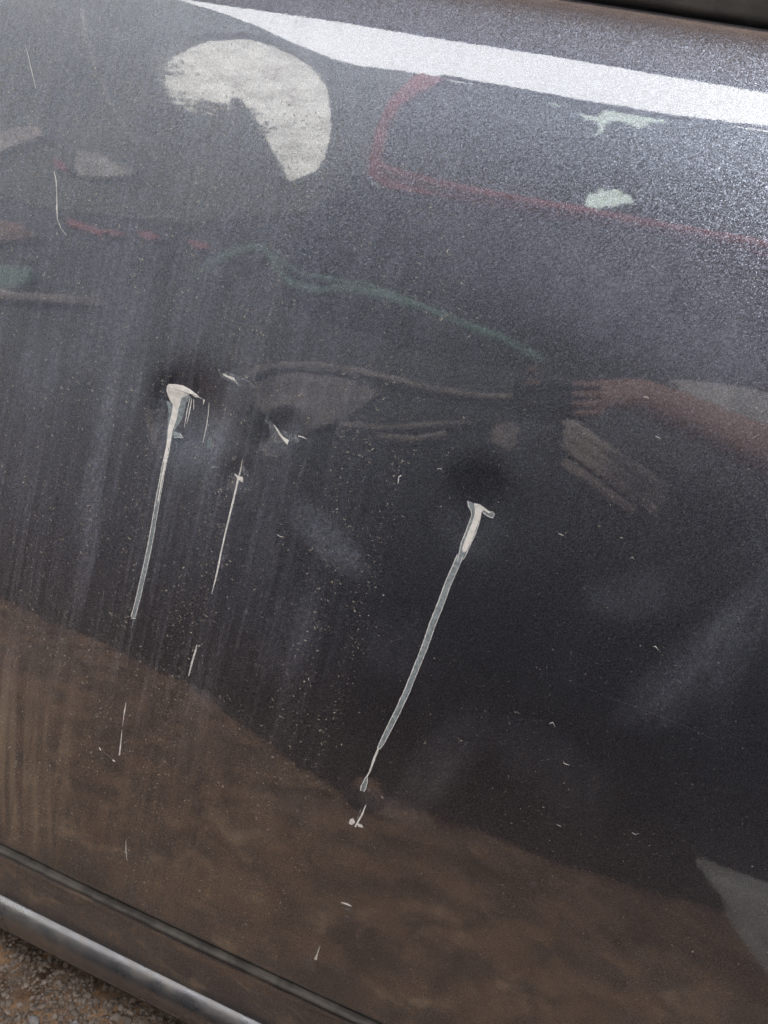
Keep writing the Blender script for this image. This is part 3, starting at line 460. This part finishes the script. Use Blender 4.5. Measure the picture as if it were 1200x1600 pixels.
vs = [tuple(PC + RX*b + U*a + RZ*.004) for a, b in ring] + [tuple(PC + RX*b + U*a - RZ*.004) for a, b in ring]; n = len(ring)
mb.add(vs, [tuple(range(n)), tuple(range(2*n-1, n-1, -1))] + [(i, n+i, n + (i+1) % n, (i+1) % n) for i in range(n)]); mb.build('phone_case', CASE, ph)
for off in (0.0, -.018):
    mb = MB(); c0 = PC + RX*(-.056) + U*(-.018 - off) + RZ*.0035; mb.tube([c0, c0 + RZ*.0012], .0065, 16); mb.build('camera_lens', LENS, ph)

# ---------------------------------------------------------------- the yard behind the camera, mirrored in the door

RED = simple('faded_red_paint', (.42, .10, .11), .35, var=.2, vs=6)
GREY = simple('weathered_grey_green_paint', (.16, .18, .16), .6, var=.25, vs=4)
DARK = simple('dark_car_paint', (.012, .013, .017), .35, var=.4, vs=5)
DUSTY = simple('dusty_dark_panel', (.035, .035, .04), .8, var=.4, vs=5)
TINT = simple('dirty_tinted_glass', (.07, .075, .08), .5, var=.3, vs=6)
PALE = simple('pale_dusty_sheet', (.62, .58, .54), .8, var=.2, vs=10)
BROWN = simple('brown_cardboard', (.30, .19, .14), .9, var=.3, vs=14)
TAN = simple('dusty_tan_plastic', (.34, .30, .27), .8, var=.3, vs=14)
DUSTP = simple('dusty_fender', (.26, .235, .215), .8, var=.4, vs=12)
TEAL = simple('green_plastic', (.15, .28, .225), .5, var=.2, vs=14)
CONC = simple('grey_concrete', (.56, .56, .54), .9, var=.2, vs=14, bmp=.002)
ROOF = simple('galvanised_roofing', (.50, .51, .54), .5, metal=.2, var=.2, vs=3)
WOOD = simple('weathered_timber', (.14, .11, .085), .85, var=.3, vs=30)
# unseen lean-to roof, added so its edge ends the mirrored sky strip
roof = bpy.data.objects.new('unseen_lean_to_roof', None); C.objects.link(roof); roof.location = (0, 0, GZ)
tag(roof, 'added unseen corrugated lean-to roof on timber posts over the parked car', 'roof')
nx = 400; xs = np.linspace(-5, 4, nx); mb = MB()
zc = .018*np.sin(xs*2*math.pi/.076*.5)
vs = [(x, -1.04, 3.0 + c - GZ) for x, c in zip(xs, zc)] + [(x, 2.6, 3.45 + c - GZ) for x, c in zip(xs, zc)]
mb.add(vs, [(i, i+1, nx+i+1, nx+i) for i in range(nx-1)]); mb.build('roof_sheet', ROOF, roof, True)
mb = MB(); mb.box((-5, -1.035, 2.86 - GZ), (4, -.99, 2.975 - GZ)); mb.build('fascia_board', WOOD, roof)
for x in (-4.6, 3.6):
    mb = MB(); mb.box((x, -.985, 0), (x + .1, -.885, 2.9 - GZ)); mb.build('post', WOOD, roof)
# two rows of scrap vehicles facing the parked car

van = bpy.data.objects.new('scrap_van', None); C.objects.link(van); van.location = (0, 0, 0); tag(van, 'grey green van body with a rounded rear side window, stacked on a dark car', 'van')
redcar = bpy.data.objects.new('red_car', None); C.objects.link(redcar); tag(redcar, 'faded red car body with a dirty tinted side window, stacked beside the van', 'car')
dark = bpy.data.objects.new('dark_car', None); C.objects.link(dark); tag(dark, 'dark dusty car under the stacked red one', 'car')
o = slab('body_side', [(-5.2, 3.35), (-3.4, 3.4), (-2.923, 3.679), (-2.368, 3.591), (-2.067, 3.453), (-1.774, 3.277), (-1.498, 3.062), (-1.279, 2.926), (-1.17, 2.893), (-0.927, 2.942), (-0.938, 2.605), (-0.905, 2.293), (-0.866, 2.067), (-0.851, 1.997), (-0.881, 1.865), (-0.971, 1.735), (-1.341, 1.565), (-1.845, 1.506), (-5.2, 1.75)], -1.5, 0.08, GREY, van, [[(-1.951, 2.621), (-1.959, 2.713), (-1.942, 2.862), (-1.906, 2.994), (-1.768, 3.124), (-1.615, 3.06), (-1.47, 2.956), (-1.355, 2.841), (-1.254, 2.709), (-1.171, 2.547), (-1.088, 2.351), (-1.028, 2.163), (-1.005, 2.035), (-1.007, 1.952), (-1.043, 1.889), (-1.096, 1.837), (-1.119, 1.854), (-1.103, 1.879), (-1.165, 1.974), (-1.245, 2.075), (-1.31, 2.172), (-1.389, 2.276), (-1.439, 2.333), (-1.471, 2.32), (-1.429, 2.188), (-1.479, 2.223), (-1.485, 2.131), (-1.553, 2.174), (-1.572, 2.136), (-1.635, 2.184), (-1.703, 2.189), (-1.765, 2.284), (-1.817, 2.329), (-1.886, 2.457)]])
o = slab('body_side', [(-0.922, 2.945), (-0.807, 2.943), (-0.849, 2.761), (-0.885, 2.531), (-0.874, 2.307), (-0.832, 2.08), (-0.757, 2.041), (-0.576, 2.023), (-0.279, 2.03), (-0.001, 2.045), (0.282, 2.057), (0.75, 2.0), (1.0, 2.0), (1.15, 3.0), (1.3, 3.02), (1.3, 1.85), (0.75, 1.9), (0.288, 2.002), (0.007, 1.993), (-0.266, 1.969), (-0.558, 1.952), (-0.771, 1.932), (-0.843, 1.984), (-0.864, 2.068), (-0.903, 2.294), (-0.936, 2.606)], -1.5, 0.08, RED, redcar, [])
o = slab('window_glass', [(-0.833, 2.935), (-0.335, 2.942), (0.03, 2.976), (1.14, 3.05), (1.0, 2.0), (0.284, 2.078), (-0.002, 2.067), (-0.284, 2.051), (-0.584, 2.044), (-0.763, 2.064), (-0.832, 2.107), (-0.868, 2.32), (-0.876, 2.539), (-0.854, 2.75)], -1.52, 0.03, TINT, redcar, [[(-0.178, 2.109), (-0.17, 2.171), (-0.151, 2.175), (-0.145, 2.222), (-0.124, 2.2), (-0.089, 2.234), (-0.074, 2.21), (-0.05, 2.208), (-0.027, 2.143), (-0.07, 2.128), (-0.087, 2.092), (-0.112, 2.09), (-0.138, 2.052), (-0.16, 2.07)], [(-0.318, 2.83), (-0.239, 2.834), (-0.221, 2.933), (-0.102, 2.941), (-0.002, 2.953), (-0.016, 2.875), (-0.05, 2.867), (-0.088, 2.754), (-0.144, 2.801), (-0.188, 2.788), (-0.199, 2.718), (-0.196, 2.641), (-0.241, 2.546), (-0.216, 2.678), (-0.233, 2.741), (-0.27, 2.732)], [(-0.612, 2.924), (-0.494, 2.916), (-0.408, 2.901), (-0.363, 2.851), (-0.381, 2.822), (-0.441, 2.878), (-0.561, 2.901)]])
o = slab('lower_body', [(-0.879, 1.971), (-0.765, 1.912), (-0.55, 1.918), (-0.261, 1.943), (0.011, 1.973), (0.291, 1.982), (0.75, 1.91), (4.5, 1.8), (4.5, 1.25), (0.655, 1.552), (0.14, 1.389), (-0.394, 1.321), (-0.919, 1.346), (-0.97, 1.729), (-0.883, 1.857)], -1.5, 0.3, DUSTY, redcar, [])
o = slab('body_side', [(-5.5, 1.62), (-1.646, 1.413), (-1.197, 1.466), (-0.87, 1.615), (-0.825, 1.277), (-0.352, 1.256), (0.127, 1.317), (0.9, 1.35), (4.5, 1.3), (4.5, 0.2), (1.4, 0.2), (0.73, 0.164), (0.521, 0.119), (0.311, 0.08), (0.071, 0.069), (-0.228, 0.028), (-0.442, 0.082), (-0.749, 0.163), (-1.076, 0.186), (-1.419, 0.178), (-2.6, 0.2), (-5.5, 0.2)], -1.3, 0.35, DARK, dark, [])
mb = MB(); mb.tube([(-0.797, -1.46, 2.008), (-0.692, -1.46, 1.992), (-0.561, -1.46, 1.984), (-0.271, -1.46, 1.989), (0.002, -1.46, 2.0), (0.278, -1.46, 2.015), (0.536, -1.46, 2.019)], 0.022, 8); o = mb.build('belt_rail', RED, redcar, True)
mb = MB(); mb.tube([(-0.822, -1.47, 2.917), (-0.326, -1.47, 2.882), (0.029, -1.47, 2.914), (0.541, -1.47, 3.041)], 0.018, 8); o = mb.build('roof_rail', DARK, redcar, True)
mb = MB(); mb.tube([(-1.096, -1.25, 1.27), (-1.048, -1.25, 1.352), (-0.996, -1.25, 1.404), (-0.942, -1.25, 1.429), (-0.895, -1.25, 1.411), (-0.855, -1.25, 1.363), (-0.812, -1.25, 1.341), (-0.741, -1.25, 1.338), (-0.656, -1.25, 1.37), (-0.551, -1.25, 1.379), (-0.445, -1.25, 1.368), (-0.338, -1.25, 1.353), (-0.216, -1.25, 1.34), (-0.108, -1.25, 1.308)], 0.015, 8); o = mb.build('garden_hose', TEAL, None, True)
tag(o, 'green hose draped over the dark car', 'hose')
mb = MB(); mb.tube([(-0.955, -1.25, 1.437), (-0.863, -1.25, 1.406), (-0.794, -1.25, 1.382), (-0.699, -1.25, 1.39), (-0.611, -1.25, 1.4), (-0.483, -1.25, 1.382), (-0.373, -1.25, 1.354)], 0.008, 8); o = mb.build('garden_hose', TEAL, None, True)
tag(o, 'thinner green hose beside the thick one on the dark car', 'hose')
mb = MB(); mb.tube([(-0.88, -1.27, 1.027), (-0.838, -1.27, 1.066), (-0.773, -1.27, 1.099), (-0.665, -1.27, 1.13), (-0.557, -1.27, 1.147), (-0.453, -1.27, 1.153), (-0.353, -1.27, 1.156), (-0.255, -1.27, 1.167), (-0.113, -1.27, 1.207), (-0.042, -1.27, 1.191), (0.018, -1.27, 1.153)], 0.01, 8); o = mb.build('wheel_arch_trim', TAN, dark, True)
mb = MB(); mb.tube([(-0.457, -1.27, 0.988), (-0.375, -1.27, 1.007), (-0.287, -1.27, 1.048)], 0.01, 8); o = mb.build('bumper_trim', TAN, dark, True)
mb = MB(); mb.tube([(-0.567, -1.27, 0.988), (-0.447, -1.27, 1.017), (-0.355, -1.27, 1.053), (-0.243, -1.27, 1.097)], 0.008, 8); o = mb.build('bumper_trim', TAN, dark, True)
mb = MB(); mb.tube([(-0.019, -1.27, 1.17), (0.133, -1.27, 1.107), (0.254, -1.27, 1.056)], 0.014, 8); o = mb.build('grille_slat', TAN, dark, True)
mb = MB(); mb.tube([(-0.011, -1.27, 1.141), (0.138, -1.27, 1.077), (0.256, -1.27, 1.024)], 0.014, 8); o = mb.build('grille_slat', TAN, dark, True)
mb = MB(); mb.tube([(-0.005, -1.27, 1.11), (0.137, -1.27, 1.049), (0.249, -1.27, 0.997)], 0.014, 8); o = mb.build('grille_slat', TAN, dark, True)
mb = MB(); mb.tube([(0.012, -1.27, 1.062), (0.121, -1.27, 1.019), (0.204, -1.27, 0.983)], 0.014, 8); o = mb.build('grille_slat', TAN, dark, True)
o = slab('fender_patch', [(-0.837, 1.023), (-0.748, 1.083), (-0.585, 1.118), (-0.492, 1.11), (-0.527, 1.043), (-0.615, 0.961), (-0.689, 0.93), (-0.756, 0.942), (-0.825, 0.979)], -1.27, 0.02, DUSTP, dark, [])
o = slab('headlamp', [(-0.177, 1.104), (-0.149, 1.125), (-0.118, 1.117), (-0.113, 1.078), (-0.123, 1.035), (-0.144, 1.022), (-0.174, 1.042), (-0.181, 1.076)], -1.27, 0.05, TAN, dark, [])
o = slab('concrete_slab', [(0.184, 1.342), (0.294, 1.365), (0.411, 1.376), (0.547, 1.396), (0.572, 1.27), (0.436, 1.258), (0.347, 1.259), (0.275, 1.28)], -1.27, 0.08, CONC, None, [])
tag(o, 'grey concrete slab leaning behind the brown panel', 'slab')
o = slab('tail_light', [(-0.146, 1.278), (-0.129, 1.303), (-0.107, 1.306), (-0.11, 1.293), (-0.129, 1.279)], -1.27, 0.03, BROWN, dark, [])
o = slab('tail_light', [(-0.142, 1.24), (-0.125, 1.261), (-0.103, 1.26), (-0.105, 1.24), (-0.125, 1.219)], -1.27, 0.03, BROWN, dark, [])
o = slab('cardboard_sheet', [(-2.37, 1.731), (-2.231, 1.789), (-2.173, 1.836), (-2.103, 1.856), (-2.059, 1.824), (-2.111, 1.768), (-2.185, 1.701), (-2.314, 1.617)], -1.46, 0.02, PALE, None, [])
tag(o, 'pale pinkish sheet at the far left of the yard', 'sheet')
o = slab('plastic_sheet', [(-1.879, 1.768), (-1.797, 1.78), (-1.683, 1.747), (-1.587, 1.711), (-1.692, 1.675), (-1.81, 1.652), (-1.846, 1.686)], -1.46, 0.02, CONC, None, [])
tag(o, 'grey plastic sheet wedged under the van', 'sheet')
o = slab('tail_light', [(-1.965, 1.715), (-1.935, 1.712), (-1.889, 1.689), (-1.886, 1.658), (-1.941, 1.677)], -1.46, 0.03, RED, van, [])
o = slab('tail_light', [(-1.603, 1.391), (-1.535, 1.385), (-1.431, 1.374), (-1.459, 1.353), (-1.53, 1.362), (-1.592, 1.368)], -1.27, 0.03, RED, dark, [])
o = slab('red_rag', [(-1.458, 1.38), (-1.4, 1.387), (-1.362, 1.381), (-1.415, 1.364)], -1.27, 0.02, RED, None, [])
tag(o, 'leftmost of three red rags on the dark car bonnet', 'rag')
o = slab('red_rag', [(-1.343, 1.4), (-1.295, 1.409), (-1.252, 1.394), (-1.304, 1.376)], -1.27, 0.02, RED, None, [])
tag(o, 'middle of three red rags on the dark car bonnet', 'rag')
o = slab('red_rag', [(-1.175, 1.408), (-1.124, 1.412), (-1.087, 1.399), (-1.14, 1.385)], -1.27, 0.02, RED, None, [])
tag(o, 'rightmost of three red rags on the dark car bonnet', 'rag')
o = slab('clay_pipe', [(-2.03, 1.284), (-1.833, 1.339), (-1.756, 1.336), (-1.688, 1.306), (-1.729, 1.281), (-1.999, 1.21)], -1.27, 0.1, BROWN, None, [])
tag(o, 'brown clay pipe at the far left', 'pipe')
o = slab('plastic_crate', [(-1.962, 1.124), (-1.76, 1.182), (-1.644, 1.197), (-1.642, 1.153), (-1.677, 1.118), (-1.932, 1.053)], -1.27, 0.2, TEAL, None, [])
tag(o, 'green plastic crate at the far left', 'crate')
o = slab('plank', [(-1.932, 1.053), (-1.727, 1.109), (-1.672, 1.106), (-1.715, 1.083), (-1.921, 1.029)], -1.27, 0.1, PALE, None, [])
tag(o, 'pale plank under the green crate', 'plank')
mb = MB(); mb.tube([(-1.929, -1.27, 1.047), (-1.715, -1.27, 1.083), (-1.528, -1.27, 1.115), (-1.348, -1.27, 1.139)], 0.014, 8); o = mb.build('rubbing_strip', TAN, dark, True)
pts = [(0.556, -1.346), (0.624, -1.36), (0.757, -1.405), (0.981, -1.498), (0.767, -0.817), (0.623, -0.794), (0.588, -0.878), (0.577, -1.039), (0.566, -1.195)]; n = len(pts)
mb = MB(); mb.add([(x, y, .215) for x, y in pts] + [(x, y, .15) for x, y in pts], [tuple(range(n))] + [(i, (i+1) % n, n + (i+1) % n, n + i) for i in range(n)])
o = mb.build('paving_slab', CONC); tag(o, 'pale grey paving slab lying on the dirt, mirrored at the lower right of the door', 'slab')
van2 = bpy.data.objects.new('scrap_van', None); C.objects.link(van2); tag(van2, 'tall weathered van body stacked to the right of the red car', 'van')
o = slab('body_side', [(1.32, 1.8), (1.32, 2.9), (1.6, 3.1), (4.6, 3.1), (4.6, 1.8)], -1.5, 0.08, GREY, van2, [])

PANE, _nt, _p = mat('dusty_pane'); _p.inputs['Base Color'].default_value = (.75, .72, .66, 1); _p.inputs['Roughness'].default_value = .9
_t = _nt.nodes.new('ShaderNodeBsdfTransparent'); _t.inputs[0].default_value = (1, .985, .94, 1); _m = _nt.nodes.new('ShaderNodeMixShader')
_nt.links.new(ramp(_nt, noise(_nt, 9, 6, .65), .35, .75, .12, .45), _m.inputs[0]); _nt.links.new(_t.outputs[0], _m.inputs[1]); _nt.links.new(_p.outputs[0], _m.inputs[2]); _nt.links.new(_m.outputs[0], _nt.nodes['Material Output'].inputs[0])
GPANE, _nt, _p = mat('green_tinted_pane'); _p.inputs['Base Color'].default_value = (.35, .42, .36, 1); _p.inputs['Roughness'].default_value = .9
_t = _nt.nodes.new('ShaderNodeBsdfTransparent'); _t.inputs[0].default_value = (.93, .99, .93, 1); _m = _nt.nodes.new('ShaderNodeMixShader'); _m.inputs[0].default_value = .2
_nt.links.new(_t.outputs[0], _m.inputs[1]); _nt.links.new(_p.outputs[0], _m.inputs[2]); _nt.links.new(_m.outputs[0], _nt.nodes['Material Output'].inputs[0])
o = slab('window_glass', [(-2.207, 2.917), (-2.094, 3.291), (-1.802, 3.27), (-1.506, 3.084), (-1.276, 2.846), (-1.054, 2.332), (-0.958, 1.953), (-1.14, 1.852), (-1.797, 2.106)], -1.6, 0.006, PANE, van, [])
o = slab('rear_glass', [(-0.824, 2.97), (-0.341, 2.981), (0.032, 3.024), (0.22, 2.246), (-0.192, 2.07), (-0.7, 2.48)], -1.58, 0.006, GPANE, redcar, [])
mb = MB()
LEAF = simple('dusty_leaves', (.09, .11, .07), .7, var=.5, vs=30)
for (cx, cz, sx, sz, n) in [(-1.676, 2.368, 0.067, 0.014, 150), (-1.722, 2.253, 0.076, 0.022, 160), (-1.531, 2.352, 0.046, 0.045, 90), (-2.074, 2.634, 0.067, 0.085, 110), (-1.914, 2.386, 0.043, 0.033, 70), (-1.562, 2.238, 0.07, 0.014, 120)]:
    for i in range(n):
        c = Vector((random.gauss(cx, sx), random.uniform(-1.75, -1.66), random.gauss(cz, sz))); a = Vector((random.gauss(0, 1), random.gauss(0, .5), random.gauss(0, 1))).normalized(); b_ = a.orthogonal().normalized()
        l = random.uniform(.012, .03); mb.add([c + a*l, c + b_*l*.45, c - a*l, c - b_*l*.45], [(0, 1, 2, 3)])
o = mb.build('shrub', LEAF); tag(o, 'dusty leafy shrub growing behind the van window', 'shrub')
GROUND_SHADE = simple('black_ground_shade', (.012, .012, .014), .6, var=.4, vs=12)
n = 124; pts = [(-1.502, -1.219), (-1.487, -1.217), (-1.476, -1.221), (-1.476, -1.237), (-1.449, -1.235), (-1.438, -1.253), (-1.432, -1.253), (-1.419, -1.247), (-1.416, -1.26), (-1.4, -1.244), (-1.38, -1.269), (-1.347, -1.271), (-1.318, -1.274), (-1.296, -1.256), (-1.261, -1.276), (-1.216, -1.26), (-1.195, -1.26), (-1.159, -1.27), (-1.133, -1.265), (-1.093, -1.267), (-1.058, -1.288), (-1.031, -1.285), (-0.999, -1.281), (-0.962, -1.259), (-0.931, -1.251), (-0.891, -1.254), (-0.848, -1.243), (-0.821, -1.236), (-0.779, -1.242), (-0.74, -1.236), (-0.708, -1.206), (-0.685, -1.187), (-0.645, -1.172), (-0.615, -1.166), (-0.578, -1.119), (-0.543, -1.104), (-0.496, -1.078), (-0.471, -1.073), (-0.433, -1.04), (-0.405, -1.02), (-0.359, -0.996), (-0.359, -0.986), (-0.345, -0.995), (-0.324, -0.971), (-0.315, -0.964), (-0.299, -0.973), (-0.29, -0.969), (-0.28, -0.963), (-0.258, -0.931), (-0.253, -0.95), (-0.227, -0.929), (-0.227, -0.938), (-0.215, -0.923), (-0.208, -0.935), (-0.205, -0.922), (-0.195, -0.935), (-0.173, -0.946), (-0.165, -0.924), (-0.158, -0.929), (-0.157, -0.94), (-0.147, -0.929), (-0.135, -0.946), (-0.114, -0.94), (-0.105, -0.957), (-0.104, -0.954), (-0.094, -0.972), (-0.086, -0.981), (-0.077, -0.963), (-0.058, -0.979), (-0.056, -0.992), (-0.054, -0.999), (-0.032, -0.984), (-0.028, -0.987), (-0.011, -0.991), (-0.002, -0.991), (0.004, -0.993), (0.013, -1.001), (0.032, -0.996), (0.035, -0.99), (0.051, -1.002), (0.051, -1.004), (0.075, -1.002), (0.099, -0.999), (0.122, -1.001), (0.137, -1.007), (0.164, -1.003), (0.178, -1.004), (0.206, -1.01), (0.228, -1.004), (0.241, -1.018), (0.256, -1.011), (0.287, -1.025), (0.303, -1.022), (0.323, -1.041), (0.343, -1.033), (0.36, -1.042), (0.379, -1.036), (0.398, -1.041), (0.408, -1.061), (0.434, -1.051), (0.45, -1.054), (0.477, -1.078), (0.496, -1.08), (0.51, -1.089), (0.536, -1.094), (0.555, -1.105), (0.581, -1.101), (0.604, -1.102), (0.619, -1.1), (0.637, -1.12), (0.662, -1.127), (0.672, -1.114), (0.689, -1.136), (0.705, -1.134), (0.716, -1.127), (0.729, -1.109), (0.745, -1.124), (0.757, -1.117), (0.762, -1.131), (0.778, -1.119), (0.789, -1.12), (1.6, -1.15), (1.6, -1.29), (-1.9, -1.29)]
mb = MB(); mb.add([(x, y, .197) for x, y in pts] + [(x, y, .16) for x, y in pts], [tuple(range(n))] + [(i, (i+1) % n, n + (i+1) % n, n + i) for i in range(n)])  # dark sheet added for the shade at the foot of the dark car
o = mb.build('shade_sheet', GROUND_SHADE); tag(o, 'black sheet added as shade on the dirt in front of the dark car', 'shade_sheet')
mb = MB(); mb.tube([(-2.593, -1.49, 3.065), (-2.323, -1.49, 2.662), (-2.101, -1.49, 2.347), (-1.897, -1.49, 2.095), (-1.733, -1.49, 1.931), (-1.573, -1.49, 1.814)], 0.006, 8); o = mb.build('body_crease', CONC, van, True)
